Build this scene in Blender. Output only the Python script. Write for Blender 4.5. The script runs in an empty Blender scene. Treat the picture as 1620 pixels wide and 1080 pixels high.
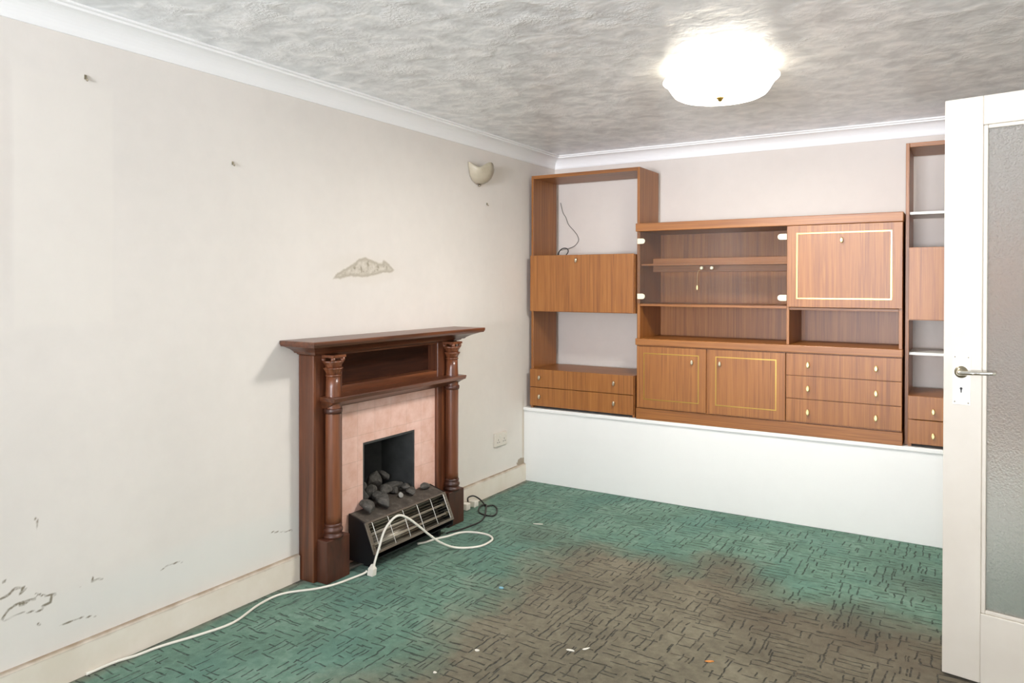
import bpy, bmesh, math, random
from mathutils import Vector, Matrix

random.seed(7)
C = bpy.context.scene.collection
PI = math.pi

# ------------------------------------------------------------------ helpers
class MB:
    """collects shapes in room coordinates and links them as one mesh object"""
    def __init__(self):
        self.v = []; self.f = []; self.sm = []
    def box(self, x0, x1, y0, y1, z0, z1):
        x0, x1 = sorted((x0, x1)); y0, y1 = sorted((y0, y1)); z0, z1 = sorted((z0, z1))
        b = len(self.v)
        self.v += [(x, y, z) for z in (z0, z1) for y in (y0, y1) for x in (x0, x1)]
        for q in ((0, 2, 3, 1), (4, 5, 7, 6), (0, 1, 5, 4), (2, 6, 7, 3), (0, 4, 6, 2), (1, 3, 7, 5)):
            self.f.append(tuple(b + i for i in q)); self.sm.append(False)
        return self
    def poly(self, pts, smooth=False):
        b = len(self.v); self.v += [tuple(p) for p in pts]
        self.f.append(tuple(range(b, b + len(pts)))); self.sm.append(smooth)
        return self
    def rings(self, rings, close=True, caps=True, smooth=True):
        b = len(self.v); n = len(rings[0])
        for r in rings: self.v += [tuple(p) for p in r]
        for k in range(len(rings) - 1):
            for i in range(n if close else n - 1):
                j = (i + 1) % n
                self.f.append((b + k * n + i, b + k * n + j, b + (k + 1) * n + j, b + (k + 1) * n + i)); self.sm.append(smooth)
        if caps:
            self.f.append(tuple(b + i for i in reversed(range(n)))); self.sm.append(False)
            self.f.append(tuple(b + (len(rings) - 1) * n + i for i in range(n))); self.sm.append(False)
        return self
    def lathe(self, cx, cy, prof, seg=32, axis='z', mod=None, caps=True):
        rs = []
        for k, (r, h) in enumerate(prof):
            ring = []
            for i in range(seg):
                a = 2 * PI * i / seg
                rr = r * (mod(a, k) if mod else 1)
                ring.append((cx + rr * math.cos(a), cy + rr * math.sin(a), h))
            rs.append(ring)
        return self.rings(rs, caps=caps)
    def knob(self, p, d, prof, seg=20):
        """lathe about an arbitrary axis d from point p; prof = (radius, distance)"""
        d = Vector(d).normalized(); u = d.orthogonal().normalized(); w = d.cross(u); p = Vector(p)
        rs = [[p + d * h + (u * math.cos(2 * PI * i / seg) + w * math.sin(2 * PI * i / seg)) * r for i in range(seg)] for r, h in prof]
        return self.rings(rs)
    def tube(self, pts, r, seg=10, sub=6, smooth_path=True):
        P = [Vector(p) for p in pts]
        if smooth_path and len(P) > 2:
            Q = []
            E = [P[0] * 2 - P[1]] + P + [P[-1] * 2 - P[-2]]
            for i in range(1, len(E) - 2):
                a, b, c, d = E[i - 1:i + 3]
                for k in range(sub):
                    t = k / sub
                    Q.append(.5 * ((2 * b) + (c - a) * t + (2 * a - 5 * b + 4 * c - d) * t * t + (3 * b - a - 3 * c + d) * t ** 3))
            Q.append(P[-1]); P = Q
        T = [(P[min(i + 1, len(P) - 1)] - P[max(i - 1, 0)]).normalized() for i in range(len(P))]
        u = T[0].orthogonal().normalized(); rs = []
        for i, p in enumerate(P):
            u = (u - T[i] * u.dot(T[i])).normalized(); w = T[i].cross(u)
            rr = r[min(i, len(r) - 1)] if isinstance(r, (list, tuple)) else r
            rs.append([p + (u * math.cos(2 * PI * k / seg) + w * math.sin(2 * PI * k / seg)) * rr for k in range(seg)])
        return self.rings(rs)
    def prism(self, poly, a0, a1, axis):
        """extrude a 2-D polygon along an axis: 'y' takes (x,z), 'x' takes (y,z), 'z' takes (x,y)"""
        def p(q, a):
            return {'y': (q[0], a, q[1]), 'x': (a, q[0], q[1]), 'z': (q[0], q[1], a)}[axis]
        return self.rings([[p(q, a0) for q in poly], [p(q, a1) for q in poly]], smooth=False)
    def build(self, name, mat, parent=None, org=None, bevel=0, seg=2):
        root = Vector((0, 0, 0))
        if org is not None: root = Vector(org)
        elif parent is not None: root = parent.get('_o') and Vector(parent['_o']) or Vector((0, 0, 0))
        me = bpy.data.meshes.new(name)
        me.from_pydata([tuple(Vector(v) - root) for v in self.v], [], self.f)
        me.polygons.foreach_set('use_smooth', self.sm)
        bm = bmesh.new(); bm.from_mesh(me)
        bmesh.ops.recalc_face_normals(bm, faces=bm.faces); bm.to_mesh(me); bm.free()
        me.materials.append(mat)
        o = bpy.data.objects.new(name, me); C.objects.link(o)
        if parent is not None: o.parent = parent
        if org is not None and parent is None: o.location = root
        o['_o'] = list(root)
        if bevel:
            m = o.modifiers.new('edge', 'BEVEL'); m.width = bevel; m.segments = seg; m.limit_method = 'ANGLE'; m.angle_limit = math.radians(40)
        return o

def thing(name, label, cat, loc, group=None, rotz=0):
    o = bpy.data.objects.new(name, None); C.objects.link(o)
    o.empty_display_size = .05
    o.location = loc; o.rotation_euler = (0, 0, rotz)
    o['_o'] = list(loc) if rotz == 0 else [0, 0, 0]
    o['label'] = label; o['category'] = cat
    if group: o['group'] = group
    return o

def tag(o, label, cat, group=None):
    o['label'] = label; o['category'] = cat
    if group: o['group'] = group
    return o

def struct(o, label, cat):
    o['kind'] = 'structure'; o['label'] = label; o['category'] = cat
    return o

# ------------------------------------------------------------------ materials
class NT:
    def __init__(self, name):
        self.m = bpy.data.materials.new(name); self.m.use_nodes = True
        self.t = self.m.node_tree; self.n = self.t.nodes; self.l = self.t.links
        self.b = self.n['Principled BSDF']; self.out = self.n['Material Output']
    def node(self, kind, **props):
        x = self.n.new(kind)
        for k, v in props.items(): setattr(x, k, v)
        return x
    def put(self, sock, v):
        if hasattr(v, 'is_linked') or isinstance(v, bpy.types.NodeSocket): self.l.new(v, sock)
        else: sock.default_value = v
    def math(self, op, a, b=0.0, c=0.0, clamp=False):
        x = self.node('ShaderNodeMath', operation=op, use_clamp=clamp)
        self.put(x.inputs[0], a); self.put(x.inputs[1], b); self.put(x.inputs[2], c)
        return x.outputs[0]
    def coord(self, scale=(1, 1, 1), kind='Object', loc=(0, 0, 0)):
        tc = self.node('ShaderNodeTexCoord'); mp = self.node('ShaderNodeMapping')
        self.l.new(tc.outputs[kind], mp.inputs[0]); mp.inputs['Scale'].default_value = scale; mp.inputs['Location'].default_value = loc
        return mp.outputs[0]
    def noise(self, vec, scale=5, detail=3, rough=.5, dist=0):
        x = self.node('ShaderNodeTexNoise'); self.l.new(vec, x.inputs['Vector'])
        x.inputs['Scale'].default_value = scale; x.inputs['Detail'].default_value = detail
        x.inputs['Roughness'].default_value = rough; x.inputs['Distortion'].default_value = dist
        return x.outputs[0]
    def ramp(self, fac, stops, interp='LINEAR'):
        x = self.node('ShaderNodeValToRGB'); self.l.new(fac, x.inputs[0]); e = x.color_ramp.elements
        x.color_ramp.interpolation = interp
        while len(e) < len(stops): e.new(.5)
        for k, (p, c) in enumerate(stops):
            e[k].position = p; e[k].color = (c, c, c, 1) if isinstance(c, (int, float)) else (*c, 1)
        return x.outputs[0]
    def mix(self, fac, a, b, blend='MIX'):
        x = self.node('ShaderNodeMix', data_type='RGBA', blend_type=blend)
        self.put(x.inputs['Factor'], fac)
        for s, v in ((x.inputs['A'], a), (x.inputs['B'], b)):
            self.put(s, v if not isinstance(v, tuple) else (*v[:3], 1))
        return x.outputs['Result']
    def bump(self, h, strength=.3, dist=.01, normal=None):
        x = self.node('ShaderNodeBump'); self.put(x.inputs['Height'], h)
        x.inputs['Strength'].default_value = strength; x.inputs['Distance'].default_value = dist
        if normal is not None: self.l.new(normal, x.inputs['Normal'])
        self.l.new(x.outputs[0], self.b.inputs['Normal'])
        return x.outputs[0]
    def set(self, **kw):
        for k, v in kw.items():
            s = self.b.inputs[k.replace('_', ' ')]
            if isinstance(v, tuple): v = (*v[:3], 1)
            self.put(s, v)
        return self

def srgb(r, g, b):
    f = lambda c: ((c / 255 + .055) / 1.055) ** 2.4 if c > 10 else c / 255 / 12.92
    return (f(r), f(g), f(b))

M = {}
def plain(key, col, rough=.5, metal=0, **kw):
    n = NT(key); n.set(Base_Color=col, Roughness=rough, Metallic=metal, **kw); M[key] = n.m
    return n

def wood(key, dark, mid, light, scale, rough=.38, spec=.65, bump=.05, coat=0):
    n = NT(key)
    v = n.coord(scale)
    a = n.noise(v, 1.0, 5, .6, .6)
    v2 = n.coord(tuple(s * .22 for s in scale))
    b = n.noise(v2, 1.0, 2, .5, 1.2)
    f = n.math('ADD', n.math('MULTIPLY', a, .6), n.math('MULTIPLY', b, .4))
    col = n.ramp(f, [(.36, dark), (.5, mid), (.63, light)])
    n.set(Base_Color=col, Roughness=rough, Specular_IOR_Level=spec, Coat_Weight=coat, Coat_Roughness=.25)
    n.bump(a, bump, .002)
    M[key] = n.m
    return n

TK = (srgb(124, 73, 28), srgb(149, 92, 37), srgb(164, 106, 48))
wood('teak_upright', *TK, (150, 150, 3.0), .42)
wood('teak_along', *TK, (3.0, 110, 150), .42)
wood('teak_deep', *TK, (150, 3.0, 150), .42)
MH = (srgb(62, 33, 20), srgb(96, 54, 33), srgb(120, 70, 42))
wood('mahogany_upright', *MH, (45, 45, 2.2), .33, coat=.15)
wood('mahogany_along', *MH, (45, 2.2, 45), .33, coat=.15)
MC = (srgb(78, 43, 26), srgb(114, 66, 41), srgb(132, 80, 52))
wood('column_wood', *MC, (45, 45, 2.2), .3, coat=.15)
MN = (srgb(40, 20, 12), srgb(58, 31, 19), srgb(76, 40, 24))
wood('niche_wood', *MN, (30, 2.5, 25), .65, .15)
MP = (srgb(54, 28, 18), srgb(72, 38, 25), srgb(86, 47, 31))
wood('plinth_wood', *MP, (25, 25, 6), .4)

plain('brass', srgb(214, 178, 96), .28, 1)
plain('pale_gold', srgb(238, 220, 160), .35, .6)
plain('knob_metal', srgb(215, 205, 180), .3, .9)
plain('steel', srgb(190, 190, 188), .22, 1)
plain('reflector_metal', srgb(112, 107, 98), .42, 1)
plain('frame_metal', srgb(128, 122, 112), .4, .8)
plain('guard_metal', srgb(228, 226, 220), .5, .5)
plain('chrome', srgb(225, 222, 215), .12, 1)
plain('satin_metal', srgb(150, 142, 122), .35, .9)
plain('black_metal', srgb(16, 16, 18), .45)
plain('dark_gap', srgb(20, 14, 10), .8)
plain('white_plastic', srgb(226, 222, 210), .35)
plain('cream_plastic', srgb(233, 226, 196), .4)
plain('socket_plastic', srgb(222, 215, 203), .35)
plain('black_rubber', srgb(34, 30, 28), .5)
plain('grey_flex', srgb(120, 118, 112), .5)
plain('thread', srgb(190, 160, 110), .6)
plain('white_shelf', srgb(214, 214, 206), .35)
plain('blue_scrap', srgb(120, 170, 190), .6)
plain('orange_scrap', srgb(200, 130, 60), .6)
plain('white_fleck', srgb(215, 212, 200), .8)
n = plain('ceramic_rod', srgb(168, 158, 142), .6)

# walls -------------------------------------------------------------
def wall_mat(key, base, marks=(), rough=.75, mottling=.035):
    n = NT(key)
    p = n.coord()
    big = n.noise(p, 1.6, 3, .55)
    fine = n.noise(p, 14, 4, .6)
    d = tuple(c * (1 - mottling * 1.6) for c in base)
    f = n.math('ADD', n.math('MULTIPLY', big, .7), n.math('MULTIPLY', fine, .3))
    col = n.ramp(f, [(.35, d), (.6, base)])
    sx = n.node('ShaderNodeSeparateXYZ'); n.l.new(p, sx.inputs[0])
    Y, Z = sx.outputs['Y'], sx.outputs['Z']
    nz = n.noise(p, 7, 4, .6); nz2 = n.noise(p, 30, 4, .65)
    lines_ = None
    for m in marks:
        kind, cy, cz, ry, rz, c, amt = m
        dy = n.math('DIVIDE', n.math('SUBTRACT', Y, cy), ry)
        dz = n.math('DIVIDE', n.math('SUBTRACT', Z, cz), rz)
        r = n.math('ADD', n.math('MULTIPLY', dy, dy), n.math('MULTIPLY', dz, dz))
        if kind == 'patch':        # ragged blotch
            r = n.math('ADD', r, n.math('MULTIPLY', n.math('SUBTRACT', nz, .5), 1.3))
            r = n.math('ADD', r, n.math('MULTIPLY', n.math('SUBTRACT', nz2, .5), 1.3))
            k = n.ramp(r, [(.75, 1.0), (1.05, 0.0)])
        elif kind == 'soft':
            r = n.math('ADD', r, n.math('MULTIPLY', n.math('SUBTRACT', nz, .5), .8))
            k = n.ramp(r, [(.1, 1.0), (1.0, 0.0)])
        elif kind == 'crack':      # thin wandering lines inside an oval
            inside = n.ramp(r, [(.45, 1.0), (1.0, 0.0)])
            if lines_ is None:
                w = n.math('ABSOLUTE', n.math('SUBTRACT', n.noise(n.coord((1, 1, 2.0)), 4.2, 5, .62, .4), .5))
                lines_ = n.math('MULTIPLY', n.ramp(w, [(0.0, 1.0), (.016, 0.0)]), n.ramp(nz, [(.46, 0.0), (.56, 1.0)]))
            k = n.math('MULTIPLY', lines_, inside)
        else:                      # rect: a paler papered rectangle
            e = n.math('MAXIMUM', n.math('ABSOLUTE', dy), n.math('ABSOLUTE', dz))
            e = n.math('ADD', e, n.math('MULTIPLY', n.math('SUBTRACT', nz, .5), .12))
            k = n.ramp(e, [(.93, 1.0), (1.0, 0.0)])
        col = n.mix(n.math('MULTIPLY', k, amt), col, c)
    if key == 'left_wall_paint':      # bare plaster patch and hairline cracks carried by the wall mesh
        pa = n.node('ShaderNodeAttribute', attribute_name='patch').outputs['Fac']
        ck = n.node('ShaderNodeAttribute', attribute_name='crack').outputs['Fac']
        pv = n.math('ADD', pa, n.math('MULTIPLY', n.math('SUBTRACT', nz2, .5), .30))
        rim = n.ramp(pv, [(.42, 0.0), (.55, 1.0), (.72, 1.0), (.92, .35)])
        inner = n.ramp(nz2, [(.36, srgb(150, 142, 122)), (.46, srgb(196, 189, 174)), (.62, srgb(212, 206, 194))])
        pc = n.mix(n.ramp(pv, [(.6, 0.0), (.85, 1.0)]), srgb(180, 172, 155), inner)
        col = n.mix(n.ramp(pv, [(.42, 0.0), (.58, .9)]), col, pc)
        cv = n.math('MULTIPLY', ck, n.ramp(nz2, [(.32, .35), (.5, 1.0)]))
        col = n.mix(n.ramp(cv, [(.25, 0.0), (.75, .85)]), col, srgb(112, 100, 74))
    n.set(Base_Color=col, Roughness=rough, Specular_IOR_Level=.25)
    n.bump(n.math('ADD', n.math('MULTIPLY', fine, .6), n.math('MULTIPLY', nz2, .4)), .12, .004)
    M[key] = n.m

CRM = srgb(231, 226, 219)
dirt = srgb(120, 108, 84)
wall_mat('left_wall_paint', CRM, [
    ('rect', -3.10, 1.66, .17, .44, srgb(236, 231, 222), .3),
    ('soft', -3.29, 1.75, .03, .45, srgb(214, 206, 198), .35),
    ('soft', -1.60, 1.46, .30, .09, srgb(222, 216, 206), .6),
    ('soft', -2.3, .25, 1.1, .12, srgb(226, 227, 222), .6),
    ('patch', -.03, .135, .07, .03, srgb(130, 108, 76), .7),
    ('soft', -.01, .35, .02, .3, srgb(190, 175, 150), .5),
])
wall_mat('back_wall_paint', srgb(222, 215, 207))
wall_mat('ledge_paint', srgb(235, 235, 232), rough=.5, mottling=.02)
wall_mat('plain_wall_paint', srgb(230, 225, 216))
n = plain('gloss_white', srgb(236, 234, 226), .42)
v = n.coord(); n.bump(n.noise(v, 18, 3, .6), .06, .003)
n = NT('skirting_paint'); v = n.coord()
sx = n.node('ShaderNodeSeparateXYZ'); n.l.new(v, sx.inputs[0])
e = n.ramp(n.math('ADD', n.math('MULTIPLY', n.noise(v, 9, 4, .6), .02), sx.outputs['Z']), [(.118, 0.0), (.134, 1.0)])
c = n.ramp(n.noise(v, 4, 4, .6), [(.35, srgb(226, 216, 200)), (.65, srgb(236, 228, 216))])
c = n.mix(n.math('MULTIPLY', e, .9), c, srgb(132, 108, 78))
n.set(Base_Color=c, Roughness=.5); n.bump(n.noise(v, 25, 3, .6), .08, .003); M['skirting_paint'] = n.m
plain('coving_paint', srgb(246, 247, 246), .55)

n = NT('door_paint'); v = n.coord()
c = n.ramp(n.noise(v, 3, 4, .6), [(.35, srgb(216, 209, 196)), (.65, srgb(224, 218, 206))])
n.set(Base_Color=c, Roughness=.38); n.bump(n.noise(n.coord((30, 30, 5)), 1, 3, .6), .05, .002); M['door_paint'] = n.m

# stippled plaster ceiling
n = NT('ceiling_plaster'); v = n.coord()
a = n.noise(v, 9, 3, .55, .5); b = n.noise(v, 30, 3, .6, .3)
glint_dab = n.ramp(n.noise(v, 7.5, 2, .5, .3), [(.46, 0.0), (.66, 1.0)])
stip = n.noise(v, 75, 2, .6)
h = n.math('ADD', n.math('ADD', n.math('MULTIPLY', a, .35), n.math('MULTIPLY', b, .12)), n.math('MULTIPLY', n.math('MULTIPLY', stip, glint_dab), .34))
c = n.ramp(a, [(.34, srgb(212, 215, 216)), (.52, srgb(232, 235, 236)), (.66, srgb(252, 253, 253))])  # palest stop imitates glints on the plaster
c = n.mix(n.math('MULTIPLY', glint_dab, .45), c, srgb(253, 254, 254))  # glints painted into the ceiling colour as near-white dabs
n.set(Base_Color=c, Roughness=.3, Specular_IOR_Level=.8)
n.bump(h, .7, .02); M['ceiling_plaster'] = n.m

# tiles
n = NT('pink_tile'); v = n.coord()
sx = n.node('ShaderNodeSeparateXYZ'); n.l.new(v, sx.inputs[0])
cx = n.node('ShaderNodeCombineXYZ'); n.l.new(sx.outputs['Y'], cx.inputs[0]); n.l.new(sx.outputs['Z'], cx.inputs[1])
br = n.node('ShaderNodeTexBrick'); n.l.new(cx.outputs[0], br.inputs['Vector']); br.offset = 0
br.inputs['Scale'].default_value = 1; br.inputs['Brick Width'].default_value = .125; br.inputs['Row Height'].default_value = .125
br.inputs['Mortar Size'].default_value = .0016; br.inputs['Mortar Smooth'].default_value = .5
br.inputs['Color1'].default_value = (*srgb(238, 196, 182), 1); br.inputs['Color2'].default_value = (*srgb(224, 178, 160), 1); br.inputs['Mortar'].default_value = (*srgb(196, 158, 140), 1)
mot = n.ramp(n.noise(v, 16, 4, .6), [(.3, srgb(214, 164, 142)), (.7, srgb(244, 212, 200))])
n.set(Base_Color=n.mix(.5, br.outputs['Color'], mot), Roughness=.22)
n.bump(n.math('SUBTRACT', 1.0, br.outputs['Fac']), .3, .002); M['pink_tile'] = n.m

n = NT('sooty_lining'); v = n.coord()
n.set(Base_Color=n.ramp(n.noise(v, 9, 4, .6), [(.3, srgb(44, 46, 46)), (.7, srgb(66, 68, 67))]), Roughness=.7); M['sooty_lining'] = n.m
n = NT('dusty_metal'); v = n.coord()
n.set(Base_Color=n.ramp(n.noise(v, 22, 5, .65), [(.3, srgb(56, 50, 44)), (.55, srgb(78, 71, 63)), (.75, srgb(112, 106, 98))]), Roughness=.7); M['dusty_metal'] = n.m
n = NT('coal'); v = n.coord()
n.set(Base_Color=n.ramp(n.noise(v, 30, 5, .65), [(.3, srgb(56, 55, 52)), (.6, srgb(92, 89, 84)), (.8, srgb(130, 126, 119))]), Roughness=.9, Specular_IOR_Level=.2)
n.bump(n.noise(v, 60, 4, .6), .5, .006); M['coal'] = n.m
n = NT('pale_clinker'); n.set(Base_Color=srgb(160, 160, 155), Roughness=.7); M['pale_clinker'] = n.m
n = plain('hearth_stone', srgb(120, 118, 110), .6)

# carpet
n = NT('carpet')
p = n.coord()
wob = n.node('ShaderNodeTexNoise'); n.l.new(p, wob.inputs['Vector']); wob.inputs['Scale'].default_value = 14; wob.inputs['Detail'].default_value = 2
vm = n.node('ShaderNodeVectorMath', operation='MULTIPLY_ADD'); n.l.new(wob.outputs['Color'], vm.inputs[0])
vm.inputs[1].default_value = (.024, .024, 0); n.l.new(p, vm.inputs[2])
sx = n.node('ShaderNodeSeparateXYZ'); n.l.new(vm.outputs[0], sx.inputs[0]); X, Y = sx.outputs['X'], sx.outputs['Y']
def white(*xs):
    cb = n.node('ShaderNodeCombineXYZ')
    for k, x in enumerate(xs): n.put(cb.inputs[k], x)
    w = n.node('ShaderNodeTexWhiteNoise', noise_dimensions='3D'); n.l.new(cb.outputs[0], w.inputs['Vector'])
    return w.outputs['Value']
def layer(cell, pitch, width, seed, keep):
    cxn = n.math('FLOOR', n.math('DIVIDE', X, cell)); cyn = n.math('FLOOR', n.math('DIVIDE', Y, cell))
    r = white(cxn, cyn, seed); o = n.math('GREATER_THAN', r, .5)
    a = n.math('ADD', n.math('MULTIPLY', X, o), n.math('MULTIPLY', Y, n.math('SUBTRACT', 1.0, o)))
    b = n.math('ADD', n.math('MULTIPLY', Y, o), n.math('MULTIPLY', X, n.math('SUBTRACT', 1.0, o)))
    ap = n.math('ADD', n.math('DIVIDE', a, pitch), n.math('MULTIPLY', r, 3.0))
    fr = n.math('ABSOLUTE', n.math('SUBTRACT', n.math('FRACT', ap), .5))
    line = n.ramp(fr, [(width * .6, 1.0), (width * 1.5, 0.0)])
    gate = n.math('GREATER_THAN', white(n.math('FLOOR', ap), n.math('FLOOR', n.math('DIVIDE', b, cell * .5)), seed + 3.3), keep)
    return n.math('MULTIPLY', line, gate)
lines = n.math('MAXIMUM', layer(.108, .036, .080, 1.0, .36), layer(.072, .072, .036, 5.0, .38))
pile = n.noise(p, 260, 2, .6)
lines = n.math('MULTIPLY', lines, n.ramp(n.noise(p, 45, 3, .6), [(.3, .35), (.55, 1.0)]))
at = n.node('ShaderNodeAttribute', attribute_name='wear'); wear = at.outputs['Fac']
at2 = n.node('ShaderNodeAttribute', attribute_name='grime'); grime = at2.outputs['Fac']
med = n.noise(p, 3.2, 5, .62)
fine = n.noise(p, 26, 4, .6)
wv = n.math('ADD', wear, n.math('MULTIPLY', n.math('SUBTRACT', med, .5), .9))
wv = n.ramp(wv, [(.25, 0.0), (.75, 1.0)])
green = n.ramp(n.math('ADD', n.math('MULTIPLY', med, .5), n.math('MULTIPLY', fine, .5)), [(.32, srgb(68, 99, 84)), (.5, srgb(94, 128, 110)), (.68, srgb(122, 152, 135))])
brown = n.ramp(n.math('ADD', n.math('MULTIPLY', med, .5), n.math('MULTIPLY', fine, .5)), [(.32, srgb(80, 75, 60)), (.5, srgb(104, 98, 80)), (.68, srgb(124, 119, 100))])
green = n.mix(n.ramp(n.noise(p, 2.1, 3, .6), [(.48, 0.0), (.66, .4)]), green, srgb(70, 118, 108))
col = n.mix(wv, green, brown)
col = n.mix(n.math('MULTIPLY', grime, n.ramp(n.noise(p, 5, 4, .6), [(.3, .55), (.6, 1.0)])), col, srgb(74, 62, 46))
dk = n.mix(1.0, col, srgb(112, 118, 112), 'MULTIPLY')
col = n.mix(n.math('MULTIPLY', lines, .95), col, dk)
col = n.mix(n.math('MULTIPLY', n.math('SUBTRACT', pile, .3), .35), col, n.mix(1.0, col, srgb(170, 170, 170), 'MULTIPLY'))
n.set(Base_Color=col, Roughness=.95, Specular_IOR_Level=.1, Sheen_Weight=.15)
n.bump(n.math('SUBTRACT', n.math('MULTIPLY', pile, .5), n.math('MULTIPLY', lines, .9)), .55, .006)
M['carpet'] = n.m

# thin clear glass: see-through sheet with a mirror sheen
def sheet_glass(key, tint, f0=1.5):
    n = NT(key); n.n.remove(n.b)
    t = n.node('ShaderNodeBsdfTransparent'); t.inputs[0].default_value = (*tint, 1)
    g = n.node('ShaderNodeBsdfGlossy'); g.inputs['Roughness'].default_value = .02
    fr = n.node('ShaderNodeFresnel'); fr.inputs[0].default_value = f0
    mx = n.node('ShaderNodeMixShader'); n.l.new(fr.outputs[0], mx.inputs[0]); n.l.new(t.outputs[0], mx.inputs[1]); n.l.new(g.outputs[0], mx.inputs[2])
    n.l.new(mx.outputs[0], n.out.inputs[0]); M[key] = n.m
sheet_glass('cabinet_glass', (.93, .92, .91))
sheet_glass('window_glass', (.98, .98, .98))

n = NT('frosted_glass'); v = n.coord()
vo = n.node('ShaderNodeTexVoronoi', feature='SMOOTH_F1'); n.l.new(v, vo.inputs['Vector']); vo.inputs['Scale'].default_value = 170
h = n.math('ADD', n.math('MULTIPLY', vo.outputs['Distance'], .6), n.math('MULTIPLY', n.noise(n.coord((1, 1, .45)), 210, 3, .6), .6))
n.set(Base_Color=srgb(226, 226, 220), Roughness=.36, IOR=1.4, Transmission_Weight=.84)
n.bump(h, .9, .005); M['frosted_glass'] = n.m

n = NT('opal_shade'); v = n.coord()
n.set(Base_Color=n.ramp(n.noise(v, 12, 4, .6), [(.3, srgb(166, 156, 134)), (.7, srgb(190, 180, 160))]), Roughness=.35)
M['opal_shade'] = n.m
n = NT('lit_glass'); v = n.coord()
n.set(Base_Color=(.9, .85, .75), Roughness=.3, Emission_Color=(1.0, .93, .82), Emission_Strength=4.8); M['lit_glass'] = n.m
n = NT('lit_glass_inside'); n.set(Base_Color=(.9, .85, .75), Roughness=.3, Emission_Color=(1.0, .92, .80), Emission_Strength=1.8); M['lit_glass_inside'] = n.m

# ------------------------------------------------------------------ room
D = .449            # back wall
H = 2.332           # ceiling
YF = -7.60          # wall behind the camera (it holds the window)
XR = 3.345          # right wall
XH = 4.45           # hall beyond the doorway

def in_poly(x, y, P):
    c = False; j = len(P) - 1
    for i in range(len(P)):
        if (P[i][1] > y) != (P[j][1] > y) and x < (P[j][0] - P[i][0]) * (y - P[i][1]) / (P[j][1] - P[i][1]) + P[i][0]: c = not c
        j = i
    return c
def seg_d(x, y, a, b):
    dx, dy = b[0] - a[0], b[1] - a[1]; t = max(0, min(1, ((x - a[0]) * dx + (y - a[1]) * dy) / (dx * dx + dy * dy)))
    return math.hypot(x - a[0] - t * dx, y - a[1] - t * dy)
def field(x, y, P, soft):
    d = min(seg_d(x, y, P[i], P[i - 1]) for i in range(len(P)))
    if not in_poly(x, y, P): d = -d
    return max(0, min(1, .5 + d / soft))

WEAR = [(.86, -2.9), (.92, -2.3), (.88, -1.83), (.80, -1.38), (.92, -1.0), (1.28, -.92), (1.5, -.98), (1.62, -.80), (1.76, -.82), (1.80, -1.08),
        (2.15, -1.12), (2.62, -1.1), (3.2, -1.25), (3.3, -3.0), (2.9, -7.0), (1.2, -7.0)]
GRIME = [((1.62, -.83), .22, .7), ((1.76, -1.02), .26, .75), ((1.95, -1.28), .30, .75), ((2.3, -1.22), .38, .8), ((2.55, -1.38), .3, .7), ((1.45, -.95), .22, .45),
         ((.66, -.92), .22, .5), ((.95, -1.02), .22, .45), ((2.5, -.62), .26, .4), ((2.2, -1.6), .35, .35)]
nx, ny = 72, 130
vs = []; fs = []
x0, x1, y0, y1 = 0, XR, YF, D
for j in range(ny + 1):
    for i in range(nx + 1):
        vs.append((x0 + (x1 - x0) * i / nx, y0 + (y1 - y0) * j / ny, 0))
for j in range(ny):
    for i in range(nx):
        a = j * (nx + 1) + i; fs.append((a, a + 1, a + nx + 2, a + nx + 1))
b = len(vs)
vs += [(x0, y0, -.06), (x1, y0, -.06), (x1, y1, -.06), (x0, y1, -.06)]
fs.append((b, b + 3, b + 2, b + 1))
def border(idx):  # skirts to the underside
    return idx
me = bpy.data.meshes.new('floor'); me.from_pydata(vs, [], fs)
w = me.attributes.new('wear', 'FLOAT', 'POINT'); g = me.attributes.new('grime', 'FLOAT', 'POINT')
for k, v in enumerate(vs):
    edge = max(0, 1 - v[0] / .10) * .8
    w.data[k].value = max(field(v[0], v[1], WEAR, .66), edge if v[1] > -4 else 0)
    gg = 0
    for (c, r, a) in GRIME:
        gg = max(gg, a * max(0, 1 - (math.hypot(v[0] - c[0], v[1] - c[1]) / r) ** 1.6))
    g.data[k].value = gg
me.materials.append(M['carpet'])
floor = bpy.data.objects.new('floor', me); C.objects.link(floor)
struct(floor, 'worn green carpet with dark maze lines and a large brown stain', 'floor')

o = MB().box(0, XR, YF, D, H, H + .08).build('ceiling', M['ceiling_plaster']); struct(o, 'grey white stippled plaster ceiling', 'ceiling')

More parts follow.
